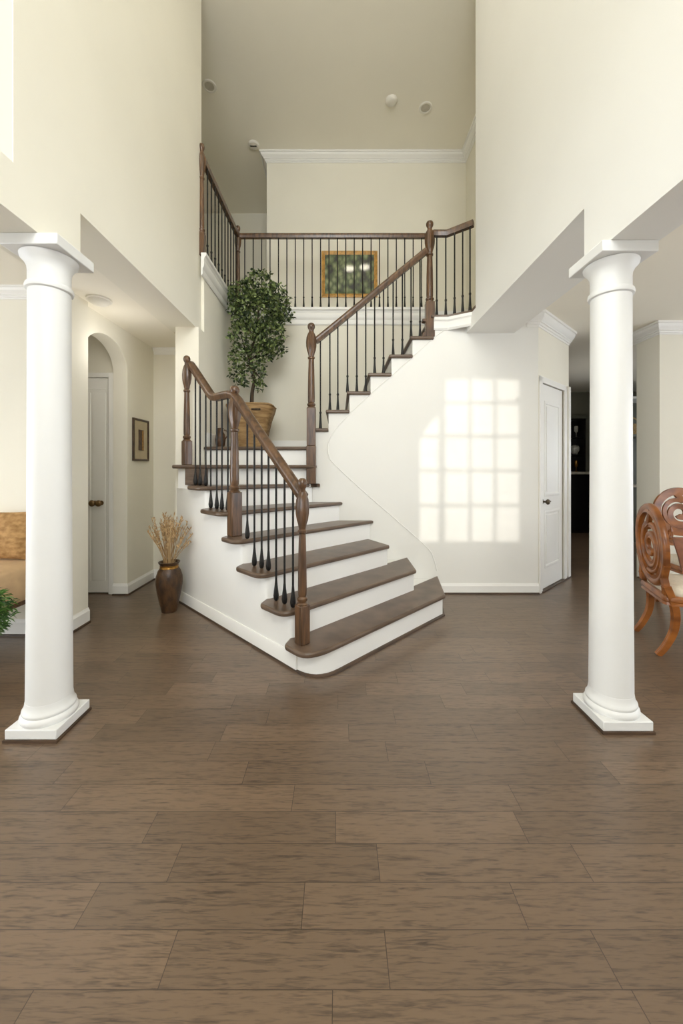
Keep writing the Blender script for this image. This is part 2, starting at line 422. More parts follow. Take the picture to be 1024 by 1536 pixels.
# angled wall casing
w = MB()
abox(w, DT0-.045, DT0+.02, 0, .018, 0, DH+.05); abox(w, DT1-.02, DT1+.055, 0, .018, 0, DH+.05); abox(w, DT0-.045, DT1+.055, 0, .018, DH-.01, DH+.055)
abox(w, ALEN-.06, ALEN+.012, -.13, .022, 0, DH+.06)
struct(w.build('trim_20', M['white'], bevel=.004))
w = MB(); abox(w, DT0, ALEN, -.002, .028, 0, .014); struct(w.build('trim_21', M['shoe']))
# casing of hall closet door
w = MB(); w.box(-2.44-.02, -2.40-.001, 4.07, 4.10, 0, 2.36); w.box(-2.95, -2.40, 4.075, 4.10, 2.32, 2.37)
struct(w.build('trim_22', M['white'], bevel=.004))
# moulded balcony edges
edge_prof = [(0,0),(.055,0),(.055,-.03),(.04,-.045),(.03,-.075),(.034,-.09),(.03,-.14),(.016,-.165),(.016,-.22),(.008,-.235),(0,-.235)]
struct(MB().sweep([(-1.438,3.98,Z2),(-1.438,YB-.002,Z2),(1.30,YB-.002,Z2)], edge_prof).build('trim_23', M['white'], angle=25))
# stair wall decorative bead
bead = [(655,856),(650,838),(641,822),(600,785),(545,737),(500,695),(493,683),(492,668),(500,648),(520,625),(552,594),(600,552),(650,507),(690,478)]
pts = [((x-CX)/139.5, YW-.001, H+(CY-y)/139.5) for x, y in bead]
def catmull(P, n=6):
    out = []
    P = [Vector(p) for p in P]
    for i in range(len(P)-1):
        a = P[max(i-1,0)]; b = P[i]; c = P[i+1]; d = P[min(i+2,len(P)-1)]
        for k in range(n):
            t = k/n
            out.append(.5*((2*b)+(-a+c)*t+(2*a-5*b+4*c-d)*t*t+(-a+3*b-3*c+d)*t**3))
    out.append(P[-1]); return out
struct(MB().tube(catmull(pts), .006, 6, up=(0,1,0)).build('trim_24', M['ivory']))

# ------------------------------------------------------------------ doors
def knob(mb_parent, p, n, material, r=.03):
    n = Vector(n).normalized()
    prof = [(.026,0),(.026,.006),(.010,.010),(.010,.034),(.020,.040),(r,.052),(r*1.02,.060),(r*.8,.072),(r*.35,.078)]
    rot = Vector((0,0,1)).rotation_difference(n).to_matrix()
    mb = MB(); mb.lathe(prof, n=16); mb.v = [tuple(rot @ Vector(v) + Vector(p)) for v in mb.v]
    return mb.build('knob', material, mb_parent)
# hall closet door, facing the camera
w = MB(); w.box(-2.92, -2.455, 4.10, 4.14, .012, 2.318)
for x0, x1, z0, z1 in ((-2.86,-2.665,.14,2.16),(-2.645,-2.505,.14,2.16)):
    w.box(x0, x1, 4.094, 4.102, z0, z1)
w.box(-2.9, -2.5, 4.092, 4.10, 2.20, 2.206)
d = w.build('door_1', M['white'], bevel=.004); struct(d)
knob(d, (-2.616, 4.098, .975), (0,-1,0), M['brass'], .034); knob(d, (-2.548, 4.098, .975), (0,-1,0), M['brass'], .034)
# angled panel door
w = MB(); abox(w, DT0+.022, DT1-.022, -.045, -.012, .015, DH-.012)
t0, t1 = DT0+.022, DT1-.022
def apanel(z0, z1, arch=0):
    a, b = t0+.13, t1-.12
    ring = [(a,z0),(b,z0),(b,z1),(a,z1)]
    w.sweep([apt(t, -.012, z) for t, z in ring], [(-.02,0),(-.014,.008),(.0,.012),(.014,.008),(.02,0)], closed=True, up=(AN.x,AN.y,0))
    abox(w, a+.04, b-.04, -.013, -.004, z0+.04, z1-.04)
apanel(.25, .86); apanel(1.05, 2.08)
d = w.build('door_2', M['white'], angle=25); struct(d)
kp = apt(DT0+.085, -.012, .98); knob(d, kp, (AN.x, AN.y, 0), M['pewter'], .03)
w = MB(); abox(w, DT0+.075, DT0+.19, .030, .042, .972, .988); w.build('lever', M['pewter'], d, bevel=.003)

# ------------------------------------------------------------------ staircase
st = empty('staircase', (-.1, 3.3, 0), 'white staircase with dark brown wood treads turning up to the right', 'staircase')
CN = [2.50, 2.85, 3.25, 3.72, 4.05, 4.34]          # nosing lines of the diagonal flight: Y - X = c
OUT, TOUT = 2.25, 2.13                              # stringer face and tread ends: X + Y = d
def cd(c, d): return ((d-c)/2, (d+c)/2)
RE = {1: [(.99,3.45),(1.06,4.095)], 2: [(.7375,3.57),(.735,4.095)], 3: [(.51,3.74),(.30,4.095)]}
LEFT7 = (-1.62, 3.70)
def front_right(n, c):
    if n in RE:
        x, y = RE[n][0]
        dd = x+y
        return cd(c, dd)
    return (YW-.005-c, YW-.005)
for n in range(1, 7):
    c = CN[n-1]
    # white riser block
    cr = c+.042
    body = [cd(cr, OUT), front_right(n, cr)]
    if n in RE: body += [(RE[n][0][0]-.0, RE[n][0][1]+.03)] if False else [RE[n][1]]
    else: pass
    if n == 6: body = [cd(4.645, OUT), (-.30, YW-.005-.0) if YW-.005-cr < -.30 else front_right(n, cr)]
    body += [(-1.44, YW-.005), (-1.44, 3.925), (-1.68+.006, 3.925)] if False else [(-1.435, YW-.005), (-1.435, 3.915), (OUT-3.915, 3.915)]
    rad = [.0]*len(body)
    rad[0] = .20 if n == 1 else .05
    body = rounded(body, rad, 8)
    MB().prism(body, (n-1)*R-(.036 if n > 1 else 0), n*R-.036).build('riser', M['white'], st, angle=30)
    # tread
    nx = (CN[n] if n < 6 else None)
    fr = front_right(n, c)
    if n < 6:
        cb = nx+.075
        pl = [cd(c, TOUT), fr]
        if n in RE:
            pl += [RE[n][1]]
            xb = YW-.005-cb
            if xb < RE[n][1][0]: pl += [(xb, YW-.005)]
        else:
            pl += [(YW-.005-cb, YW-.005)]
        if n == 3: pl = pl[:3]+[(YW-.005-cb, YW-.005)]
        pl += [cd(cb if n < 5 else 4.69, OUT+.01), cd(nx if n < 5 else 4.58, TOUT)]
        rad = [.0]*len(pl); rad[0] = .22 if n == 1 else .11; rad[-1] = .03
        if n in (1, 2): rad[1] = .015
    else:
        pl = [cd(c, TOUT), (-.20, YW-.005+.0), (-.20, 4.095), (-.5, 4.095), (-1.3, 3.80), (-1.46, 3.72), (-1.40, 3.53)]
        pl = [cd(4.605, TOUT), (YW-.005-c, YW-.005), (-.20, YW-.09), (-.20, YW-.004), (-.60, YW-.004), (-1.455, 3.80), (-1.42, 3.56)]
        rad = [.10, 0, 0, 0, 0, 0, .04]
    MB().prism(rounded(pl, rad, 8), n*R-.036, n*R).build('tread', M['tread'], st, bevel=.012, angle=30)
# bottom shoe of the first step
shoe = []
b1 = rounded([cd(CN[0]+.042, OUT), front_right(1, CN[0]+.042), RE[1][1], (-1.4,4.09), (-1.44,3.9)], [.2,0,0,0,0], 8)
lst = [(OUT-3.91, 3.91)] + b1[:10] + [RE[1][1]]
MB().sweep([(x, y, 0) for x, y in lst], [(0,0),(.022,0),(.020,.010),(.012,.016),(0,.016)]).build('shoe_strip', M['shoe'], st, angle=30)
MB().sweep([(x, y, 0) for x, y in [(OUT-3.91, 3.91), cd(CN[0]+.30, OUT)]], [(0,.016),(.012,.016),(.012,.10),(.006,.115),(0,.115)]).build('base_moulding', M['white'], st, angle=30)
# steps 7 and 8 (landing), square to the walls
MB().prism([(-1.47,3.765),(-.30,4.05),(-.30,YW-.005),(-1.435,YW-.005),(-1.435,3.915),(-1.60,3.915),(-1.60,3.80)], 6*R-.036, 7*R-.036).build('riser', M['white'], st)
MB().prism(rounded([(-1.63,3.70),(-1.30,3.72),(-.235,3.99),(-.235,YW-.004),(-.36,YW-.004),(-1.435,YW-.004),(-1.435,3.915),(-1.66,3.915)], [.05,.1,.0,0,0,0,0,.02], 6), 7*R-.036, 7*R).build('tread', M['tread'], st, bevel=.012)
MB().box(-1.435, -.30, 4.085, YB-.005, 7*R, 8*R-.036).build('riser', M['white'], st)
MB().box(-1.435, -.292, 4.05, YB-.005, 8*R-.036, 8*R).build('landing', M['tread'], st, bevel=.012)
# wood bracket boxes under the seventh tread
w = MB(); w.box(-1.50, -1.30, 3.715, 3.80, 6*R+.0, 7*R-.036)
w.build('bracket', M['tread'], st, bevel=.006)
# upper flight
for n in range(9, 16):
    x = RX[n-9]
    if n == 9: x = -.285
    MB().box(x, x+.02, YW+.121, YB-.004, (n-1)*R+.0, n*R-.036).build('riser', M['white'], st)
    if n < 15:
        MB().box(x-.03, RX[n-8]-.001, YW-.032, YB-.004, n*R-.036, n*R).build('tread', M['tread'], st, bevel=.012)
# quarter landing at the head of the flight, with its moulded edge
lp = [(RX[6]-.03, 4.07), (1.17, 4.07), (1.368, 3.95), (1.368, 3.825), (1.66, 3.825), (1.66, 4.125), (2.095, 4.125), (2.095, YB-.005), (RX[6]-.03, YB-.005)]
MB().prism(lp, 15*R, 15*R+.03).build('landing', M['tread'], st, bevel=.006)
MB().sweep([(RX[6], 4.098, 15*R), (1.17, 4.098, 15*R), (1.42, 3.945, 15*R)], [(0,0),(.04,0),(.04,-.03),(.028,-.045),(.02,-.08),(.02,-.11),(.008,-.13),(0,-.13)]).build('landing_moulding', M['white'], st, angle=25)
for k in range(3):
    y = 4.9+.24*k; z = 15*R+.03+k*.203
    if k < 2: MB().box(1.30, 2.095, y-.03, y+.235, z+.167, z+.203).build('tread', M['tread'], st, bevel=.01)
    MB().box(1.30, 2.095, y, y+.02, z, z+.167).build('riser', M['white'], st)

# ------------------------------------------------------------------ railings
RAILP = [(-.030,-.006),(-.024,-.030),(.024,-.030),(.030,-.006),(.036,.010),(.030,.028),(.014,.037),(-.014,.037),(-.030,.028),(-.036,.010)]
def rail(path, parent):
    return MB().sweep(path, RAILP).build('handrail', M['rail'], parent, angle=50)
def newel(x, y, z0, z1, basef, parent, w=.046, two=False, rot=0):
    h = z1-z0
    hb = basef*h
    root = MB()
    ca, sa = cos(rot), sin(rot)
    # turned shaft
    zb = z0+hb; zt = z1-.31*min(h, 1.15)
    L = zt-zb
    prof = [(w*.98,zb-.005),(w*1.02,zb+.006),(w*.72,zb+.016),(w*.94,zb+.03),(w*.96,zb+.042),(w*.68,zb+.054),(w*.78,zb+.068),(w*.80,zb+.2*L),(w*.74,zb+.6*L),(w*.62,zt-.03),(w*.8,zt-.022),(w*.82,zt-.008),(w*.6,zt)]
    root.lathe(prof, (x, y, 0), 20)
    s = root.build('newel_post', M['rail'], parent, angle=35)
    b = MB()
    if two:
        b.obox((x, y, z0+hb*.25), (w*ca*1.08, w*sa*1.08, 0), (-w*sa*1.08, w*ca*1.08, 0), (0, 0, hb*.25))
        b.obox((x, y, z0+hb*.75), (w*ca, w*sa, 0), (-w*sa, w*ca, 0), (0, 0, hb*.25))
    else:
        b.obox((x, y, z0+hb/2), (w*ca, w*sa, 0), (-w*sa, w*ca, 0), (0, 0, hb/2))
    b.build('base_block', M['rail'], s, bevel=.006)
    k = min(h, 1.15)
    za, zc = zt, z1-.085*k
    hh = zc-za
    leaf = lambda a, z: 1 - .16*abs(sin(4*a))**.6 * (1 if za+.2*hh < z < za+.9*hh else .3)
    MB().lathe([(w*.6,za),(w*.72,za+.08*hh),(w*.78,za+.14*hh),(w*1.0,za+.24*hh),(w*1.18,za+.42*hh),(w*1.22,za+.6*hh),(w*1.1,za+.8*hh),(w*.82,za+.93*hh),(w*.6,zc)], (x, y, 0), 36, leaf).build('carved_bulb', M['rail'], s, angle=60)
    MB().lathe([(w*.55,zc),(w*.56,zc+.02*k),(w*.7,zc+.028*k),(w*.84,zc+.042*k),(w*.86,zc+.058*k),(w*.7,zc+.074*k),(w*.35,zc+.083*k)], (x, y, 0), 20).build('finial', M['rail'], s, angle=50)
    return s
def baluster(x, y, z0, z1, parent, style=0, r=.0078):
    if style == 0:
        prof = [(.009,z0),(.017,z0+.010),(.0205,z0+.035),(.017,z0+.065),(.011,z0+.11),(.009,z0+.135),(r,z0+.15),(r,z1)]
    else:
        prof = [(.018,z0),(.017,z0+.012),(.011,z0+.10),(.009,z0+.16),(.013,z0+.168),(.013,z0+.178),(r,z0+.186),(r,z1)]
    return MB().lathe(prof, (x, y, 0), 10).build('baluster', M['iron'], parent, angle=60)

DR = 2.30
# --- lower flight
lr = empty('stair_railing', (*cd(2.76, DR), R), 'walnut railing with three newel posts rising along the lower diagonal steps', 'railing', 'walnut and iron stair railings')
path = [(2.775,1.155),(3.2,1.42),(3.8,1.80),(3.95,1.90),(4.05,1.95),(4.16,1.97),(4.30,1.975),(4.48,1.975),(4.56,1.985),(4.64,2.02),(5.10,2.30),(5.22,2.37)]
def railz(c):
    for (a, za), (b, zb) in zip(path, path[1:]):
        if a <= c <= b: return za+(zb-za)*(c-a)/(b-a)
    return path[-1][1]
rail([(*cd(c, DR), z) for c, z in path], lr)
newel(*cd(2.75, 2.27), R, 1.285, .235, lr, .037, rot=pi/4)
newel(*cd(4.03, 2.30), 4*R, 2.035, .29, lr, .046, rot=pi/4)
newel(-1.50, 3.765, 7*R, 2.46, .22, lr, .039, rot=pi/4)
def treadz(c):
    z = 0
    for n, cc in enumerate(CN):
        if c >= (cc if n < 5 else 4.637): z = (n+1)*R
    return z
for px in (300,308.5,316,325,332.7,341.6,370.8,381.4,392.3,402.5,414,426.6,439.3):
    k = (px-CX)
    s = (F+k)/DR
    X, Y = k/s, F/s
    c = Y-X
    z0 = treadz(c+.005)
    baluster(X, Y, z0, railz(c)-.022, lr, 0)
baluster(*cd(5.07, DR), 6*R, railz(5.07)-.022, lr, 0)
# --- upper flight
ur = empty('stair_railing', (-.29, 4.05, 6*R), 'walnut railing climbing right above the white stair wall', 'railing', 'walnut and iron stair railings')
rail([(-.25,4.13,2.72),(.95,4.13,3.70)], ur)
newel(-.291, 4.035, 6*R, 2.885, .47, ur, .046, two=True)
newel(.985, 4.135, 14*R, 4.03, .30, ur, .046)
for px in (480.4,494.6,506.5,521,535,548.4,561.7,575,589.4,603.3,616.3,629.7):
    X = (px-CX)/(F/4.13)
    n = 9
    for k in range(9, 15):
        if X >= (RX[k-9] if k > 9 else -.285)-.025: n = k
    z1 = 2.72+(X+.25)*(.98/1.2)-.03
    baluster(X, 4.13, n*R, z1, ur, 1)
w = MB(); w.prism([(.90,14*R),(.98,14*R),(.98,15*R-.002),(.90,15*R-.002),(.90,15*R-.03),(.935,15*R-.035),(.945,15*R-.09),(.93,14*R+.06),(.90,14*R+.04)], 4.10, 4.17, 'xz')
w.build('scroll_bracket', M['rail'], ur, bevel=.004)
# --- landing piece by the right wall
rr = empty('landing_railing', (1.02, 4.13, 15*R+.03), 'short walnut railing between the top newel post and the right wall', 'railing')
zr = 3.89
rail([(1.02,4.135,zr),(1.17,4.135,zr),(1.40,3.97,zr+.005)], rr)
for X, Y in ((1.06,4.13),(1.155,4.12),(1.235,4.07),(1.305,4.02),(1.365,3.97)):
    baluster(X, Y, 15*R+.03, zr-.025, rr, 1)
# --- upper hall balcony
br = empty('balcony_railing', (-1.40, YB+.04, Z2), 'long walnut railing with iron balusters along the upper hall edge', 'railing')
zr = 4.64
XBL = -1.432
rail([(XBL-.02,4.06,zr),(XBL,YB+.03,zr)], br); rail([(XBL,YB+.03,zr),(1.32,YB+.03,zr)], br)
newel(-1.458, 4.055, Z2, 4.80, .2, br, .036); newel(XBL, YB+.03, Z2, 4.79, .2, br, .04)
y = 4.16
while y < YB-.05:
    baluster(XBL, y, Z2, zr-.025, br, 1); y += .128
for k in range(22):
    baluster(-1.335+.1195*k, YB+.03, Z2, zr-.025, br, 1)

# ------------------------------------------------------------------ columns
def column(x, y, label, ang):
    r = empty('column', (x, y, 0), label, 'column', 'white entry columns')
    hw = .127
    MB().box(x-hw-.006, x+hw+.006, y-hw-.006, y+hw+.006, 0, .014).build('shoe_strip', M['shoe'], r)
    MB().box(x-hw, x+hw, y-hw, y+hw, .014, .062).build('plinth', M['colwhite'], r, bevel=.004)
    MB().lathe([(.122,.062),(.127,.072),(.126,.086),(.119,.095),(.114,.099),(.118,.107),(.117,.116),(.110,.124),(.105,.145),(.103,.16)], (x,y,0), 40).build('base', M['colwhite'], r, angle=45)
    sh = [(.102,.155)] + [(.102-.008*t-.002*sin(pi*t), .155+(2.27-.155)*t) for t in [i/12 for i in range(1,13)]]
    MB().lathe(sh, (x,y,0), 48).build('shaft', M['colwhite'], r, angle=45)
    MB().lathe([(.094,2.265),(.104,2.27),(.107,2.282),(.104,2.294),(.095,2.30),(.094,2.36),(.097,2.385),(.110,2.412),(.126,2.428),(.128,2.44),(.12,2.445)], (x,y,0), 48).build('capital', M['colwhite'], r, angle=40)
    MB().box(x-.142, x+.142, y-.142, y+.142, 2.443, 2.499).build('abacus', M['colwhite'], r, bevel=.004)
    return r
column(-1.515, 2.00, 'round white column on the left, beside the tan bench', 0)
column(1.468, 2.06, 'round white column on the right, in front of the carved wooden chairs', 0)

# ------------------------------------------------------------------ ceiling fixtures
def recessed(x, y, z, label, r=.095):
    o = empty('recessed_light', (x, y, z), label, 'ceiling light', 'recessed ceiling lights')
    MB().lathe([(r*.68,z),(r*.70,z-.012),(r*.92,z-.014),(r,z-.006),(r,z)], (x,y,0), 32).build('trim_ring', M['plastic'], o)
    MB().lathe([(r*.66,z-.001),(r*.66,z-.007),(r*.3,z-.009),(.01,z-.009)], (x,y,0), 24).build('lens', M['lens'], o)
recessed(-1.755, 5.17, ZC, 'recessed ceiling light at left, close to the edge of the tall left wall')
recessed(1.245, 5.48, ZC, 'recessed ceiling light at right, just right of the smoke detector')
x, y = .74, 5.37
o = empty('smoke_detector', (x, y, ZC), 'round white dome smoke detector on the high ceiling', 'smoke detector')
MB().lathe([(.085,ZC),(.085,ZC-.012),(.072,ZC-.03),(.06,ZC-.038),(.02,ZC-.042)], (x,y,0), 28).build('housing', M['plastic'], o)
MB().lathe([(.012,ZC-.041),(.012,ZC-.045),(.004,ZC-.046)], (x,y,0), 12).build('test_button', M['plastic'], o)
x, y = -1.36, 6.10
o = empty('alarm_sounder', (x, y, ZC), 'round white ceiling device with a dark slot near the left crown corner', 'ceiling device')
MB().lathe([(.085,ZC),(.085,ZC-.014),(.07,ZC-.03),(.02,ZC-.032)], (x,y,0), 28).build('housing', M['plastic'], o)
MB().box(x-.055, x+.045, y-.012, y+.008, ZC-.038, ZC-.03).build('slot', M['slot'], o)
x, y = -2.06, 3.28
o = empty('dome_light', (x, y, ZS), 'small white dome light on the low hall ceiling at left', 'ceiling light')
MB().lathe([(.098,ZS),(.098,ZS-.012),(.086,ZS-.014)], (x,y,0), 28).build('mount_ring', M['plastic'], o)
MB().lathe([(.086,ZS-.012),(.078,ZS-.028),(.05,ZS-.044),(.01,ZS-.05)], (x,y,0), 28).build('shade', M['plastic'], o, angle=60)
# two lamps on the foyer ceiling out of frame; the picture glass upstairs mirrors them
for i, (x, y) in enumerate(((.28,2.73),(.66,2.80))):
    o = empty('foyer_lamp', (x, y, ZC), ('lit round ceiling lamp over the foyer, nearer the middle', 'lit round ceiling lamp over the foyer, nearer the right wall')[i], 'ceiling light')
    MB().lathe([(.15,ZC),(.15,ZC-.03),(.13,ZC-.032)], (x,y,0), 28).build('rim', M['plastic'], o)
    MB().lathe([(.128,ZC-.03),(.115,ZC-.05),(.02,ZC-.07)], (x,y,0), 28).build('shade', M['lamp'], o, angle=60)

# ------------------------------------------------------------------ pictures
def frame_xz(x0, x1, z0, z1, y, fw, label, fm, art, group=None, matw=0):
    o = empty('framed_picture', ((x0+x1)/2, y, (z0+z1)/2), label, 'picture')
    cx, cz = (x0+x1)/2, (z0+z1)/2
    MB().sweep([(x0,y,z0),(x1,y,z0),(x1,y,z1),(x0,y,z1)], [(0,0),(0,.03),(-fw*.3,.034),(-fw*.7,.024),(-fw,.018),(-fw,0)], closed=True, up=(0,-1,0)).build('frame', fm, o, angle=25)
    MB().box(x0+fw*.8, x1-fw*.8, y-.012, y-.002, z0+fw*.8, z1-fw*.8).build('painting', art, o)
    return o
frame_xz(-.285, .635, 4.165, 4.92, YF-.003, .055, 'gilt framed green foliage painting on the upper hall wall', M['giltframe'], M['art'])
# small framed picture on the hall wall (faces +X)
y0, y1, z0, z1 = 4.15, 4.48, 1.43, 1.90
o = empty('framed_picture', (-2.248, (y0+y1)/2, (z0+z1)/2), 'small dark framed picture on the cream hall wall at left', 'picture')
MB().sweep([(-2.249,y0,z0),(-2.249,y1,z0),(-2.249,y1,z1),(-2.249,y0,z1)], [(0,0),(0,.022),(-.012,.024),(-.022,.016),(-.022,0)], closed=True, up=(1,0,0)).build('frame', M['shoe'], o, angle=25)
MB().box(-2.248, -2.238, y0+.012, y1-.012, z0+.012, z1-.012).build('mat_board', M['mat_board'], o)
p = MB().box(-2.239, -2.232, 4.262, 4.368, 1.55, 1.78).build('print', M['clay'], o)
MB().box(-2.2325, -2.231, 4.33, 4.36, 1.555, 1.775).build('gold_edge', M['gold'], p)

# ------------------------------------------------------------------ floor vase with dried grass
VX, VY = -1.60, 3.60
o = empty('floor_vase', (VX, VY, 0), 'bronze brown floor vase with a gold neck band, holding dried grass', 'vase')
MB().lathe([(.066,0),(.070,.012),(.072,.03),(.085,.08),(.108,.19),(.119,.27),(.117,.33),(.100,.385),(.082,.41),(.078,.42),(.080,.442),(.094,.458),(.097,.468),(.088,.470),(.074,.455),(.072,.40),(.07,.38)], (VX,VY,0), 40).build('body', M['vase'], o, angle=60)
MB().lathe([(.0825,.408),(.0845,.412),(.083,.418),(.0805,.420),(.081,.427),(.0835,.431),(.0825,.437)], (VX,VY,0), 40).build('gold_band', M['gold'], o, angle=60)
g = empty('dried_grass_bunch', (VX, VY, .39), 'bunch of straw coloured dried grass plumes standing in the bronze vase', 'dried grass')
for i in range(72):
    a = random.uniform(0, 2*pi); sp = random.uniform(.02, .2)*(1 if i > 8 else 1.15)
    hgt = random.uniform(.36, .54) * (1-.35*max(0, sp-.12)/.1)
    r0 = random.uniform(0, .05)
    pts = []
    for k in range(7):
        t = k/6
        rr_ = r0+sp*(t**1.5)
        pts.append((VX+rr_*cos(a), VY+rr_*sin(a)*.8, .40+hgt*t - .05*max(0,sp-.1)/.1*t*t))
    mb = MB(); mb.tube(pts, [.0022]*6+[.0012], 5)
    d_ = (Vector(pts[-1])-Vector(pts[-3])).normalized()
    for q in range(12):
        t = q/12; b_ = Vector(pts[4]).lerp(Vector(pts[6]), t)
        s_ = Vector((random.uniform(-1,1), random.uniform(-1,1), random.uniform(.6,1.6))).normalized()*.03
        n_ = s_.cross(Vector((random.uniform(-1,1),random.uniform(-1,1),.2))).normalized()*.0035
        mb.add([b_-n_, b_+s_*.5-n_*1.4, b_+s_, b_+s_*.5+n_*1.4, b_+n_], [(0,1,2,3,4)])
    mb.build('stalk', M['straw'], g)

# ------------------------------------------------------------------ potted tree on the landing
TY = 4.78; TS = F/TY
def tp(px, py, y=TY): return Vector(((px-CX)/(F/y), y, H+(CY-py)/(F/y)))
ZL = 8*R
tr = empty('potted_tree', (-1.07, TY, ZL), 'tall leafy green potted tree in a tan basket on the stair landing', 'potted tree')
BX = -1.09
w = MB(); n = 40; vs = []; fs = []
rows = [(0,.165),(.03,.17),(.2,.20),(.36,.235),(.46,.268),(.52,.283),(.545,.28),(.54,.262),(.44,.24)]
for z, r in rows:
    for k in range(n):
        a = 2*pi*k/n
        e = (abs(cos(a))**4+abs(sin(a))**4)**(-.25)
        dip = -.05*max(0, cos(2*a))*(z/.54)**4 if z > .3 else 0
        vs.append((BX+r*e*cos(a)*1.02, TY+r*e*sin(a)*.82, ZL+z+dip*.4))
m_ = len(rows)
fs = [(i*n+k, i*n+(k+1) % n, (i+1)*n+(k+1) % n, (i+1)*n+k) for i in range(m_-1) for k in range(n)] + [tuple(range(n))[::-1]]
pot = w.add(vs, fs).build('basket', M['basket'], tr, angle=60)
MB().obox((BX+.10, TY-.226, ZL+.475), (.055,0,0), (0,.006,0), (0,0,.011)).build('handle_slot', M['bark'], pot, bevel=.004)
MB().sweep([(vs[(m_-3)*n+k][0], vs[(m_-3)*n+k][1], vs[(m_-3)*n+k][2]) for k in range(n)], [(.012*cos(2*pi*i/8), .012*sin(2*pi*i/8)) for i in range(8)], closed=True).build('rim', M['basket'], pot)
MB().lathe([(.22,ZL+.44),(.22,ZL+.455),(.1,ZL+.465),(.01,ZL+.47)], (BX,TY,0), 24).build('soil', M['soil'], tr)
tb = tp(377, 612); tb.z = ZL+.46
trunk = catmull([tb, tp(378,590), tp(381,570), tp(377,550), tp(376,530), tp(384,500), tp(388,460)], 5)
MB().tube(trunk, [.026-.016*i/(len(trunk)-1) + (.012 if 13 <= i <= 18 else 0) for i in range(len(trunk))], 10, up=(0,1,0)).build('trunk', M['bark'], tr, angle=60)
for P in ([(377,545),(368,525),(362,505)], [(377,540),(392,525),(408,515),(420,505)], [(381,510),(370,490),(358,470)], [(384,500),(402,480),(418,460)], [(378,565),(384,560),(391,570)], [(376,548),(366,550),(358,562)]):
    q = [tp(*p_, TY+random.uniform(-.04,.04)) for p_ in P]; q = catmull(q, 4)
    MB().tube(q, [.010-.006*i/(len(q)-1) for i in range(len(q))], 6, up=(0,1,0)).build('branch', M['bark'], tr, angle=60)
blobs = [(390,432,26,24,.30,300),(366,447,24,24,.28,280),(412,452,24,26,.28,280),(388,470,42,34,.36,620),(372,503,28,28,.30,360),(405,503,24,26,.28,300),(360,536,18,18,.2,130),(395,530,14,12,.18,80),(357,560,13,13,.15,70),(386,556,12,20,.16,110),(411,523,17,14,.2,110),(426,470,14,13,.2,80),(390,578,8,9,.1,26),(364,574,9,7,.1,24),(352,455,10,20,.2,80)]
w = MB()
def leaf(mb, p, size):
    d = Vector((random.gauss(0,1), random.gauss(0,1), random.gauss(-.25,.8))).normalized()
    s = d.cross(Vector((random.gauss(0,1), random.gauss(0,1), random.gauss(.8,.6)))).normalized()
    u = s.cross(d).normalized()
    L_, W_ = size, size*.30
    a, b, c_ = p, p+d*L_*.5+u*L_*.06, p+d*L_
    mb.add([a, b+s*W_-u*W_*.3, c_, b-s*W_-u*W_*.3, b], [(0,1,4),(1,2,4),(2,3,4),(3,0,4)])
for bx, by, rx, ry, rd, cnt in blobs:
    for _ in range(int(cnt*1.7)):
        while True:
            q = Vector((random.uniform(-1,1), random.uniform(-1,1), random.uniform(-1,1)))
            if .15 < q.length < 1: break
        if q.length < .6: q = q.normalized()*random.uniform(.6,1)
        p = tp(bx+q.x*rx, by-q.z*ry); p.y += q.y*rd*.9
        p.x = max(p.x, -1.40)
        leaf(w, p, random.uniform(.038,.062))
w.build('foliage', M['leaf'], tr, flat=True)
o = empty('brown_jug', (-1.335, 4.30, ZL), 'small dark brown jug on the landing beside the tan basket', 'jug')
MB().lathe([(.035,ZL),(.05,ZL+.03),(.058,ZL+.09),(.05,ZL+.15),(.03,ZL+.18),(.03,ZL+.21),(.038,ZL+.22),(.03,ZL+.221)], (-1.335,4.30,0), 20).build('body', M['clay'], o, angle=60)
MB().tube([(-1.335+.04,4.30,ZL+.2),(-1.335+.075,4.30,ZL+.19),(-1.335+.085,4.30,ZL+.14),(-1.335+.055,4.30,ZL+.10)], .007, 8, up=(0,1,0)).build('handle', M['clay'], o)

# ------------------------------------------------------------------ left room: bench, pillow, grassy plant
o = empty('bench', (-3.1, 2.76, 0), 'tan upholstered bench against the wall behind the left column', 'bench')
def cushion(x0, x1, y0, y1, z0, z1, name, m, parent, p=5, n=28, loc_rot=None, puff=0):
    cx_, cy_, cz_ = (x0+x1)/2, (y0+y1)/2, (z0+z1)/2
    vs = []; rows_ = 14
    def sp(c, e): return math.copysign(abs(c)**e, c)
    for i in range(rows_+1):
        la = -pi/2+pi*i/rows_
        for k in range(n):
            lo = 2*pi*k/n
            vs.append((cx_+(x1-x0)/2*sp(cos(la), 2/p*1.0)*sp(cos(lo), 2/p), cy_+(y1-y0)/2*sp(cos(la), 2/p)*sp(sin(lo), 2/p), cz_+(z1-z0)/2*sp(sin(la), 2/(p if not puff else 2.2))))
    fs = [(i*n+k, i*n+(k+1) % n, (i+1)*n+(k+1) % n, (i+1)*n+k) for i in range(rows_) for k in range(n)]
    if loc_rot: vs = [loc_rot @ Vector(v) for v in vs]
    return MB().add(vs, fs).build(name, m, parent, angle=60)
cushion(-3.9, -2.28, 2.50, 3.04, .36, .65, 'seat', M['tan_fabric'], o, 9)
MB().box(-3.86, -2.32, 2.55, 3.0, .34, .40).build('frame', M['rail'], o, bevel=.006)
for x in (-3.8, -2.34):
    for y in (2.58, 2.97):
        MB().lathe([(.018,0),(.022,.04),(.03,.34),(.03,.345)], (x,y,0), 12).build('leg', M['rail'], o)
rot = Matrix.Translation((-2.60, 2.93, .835)) @ Matrix.Rotation(radians(-12), 4, 'X') @ Matrix.Rotation(radians(4), 4, 'Z')
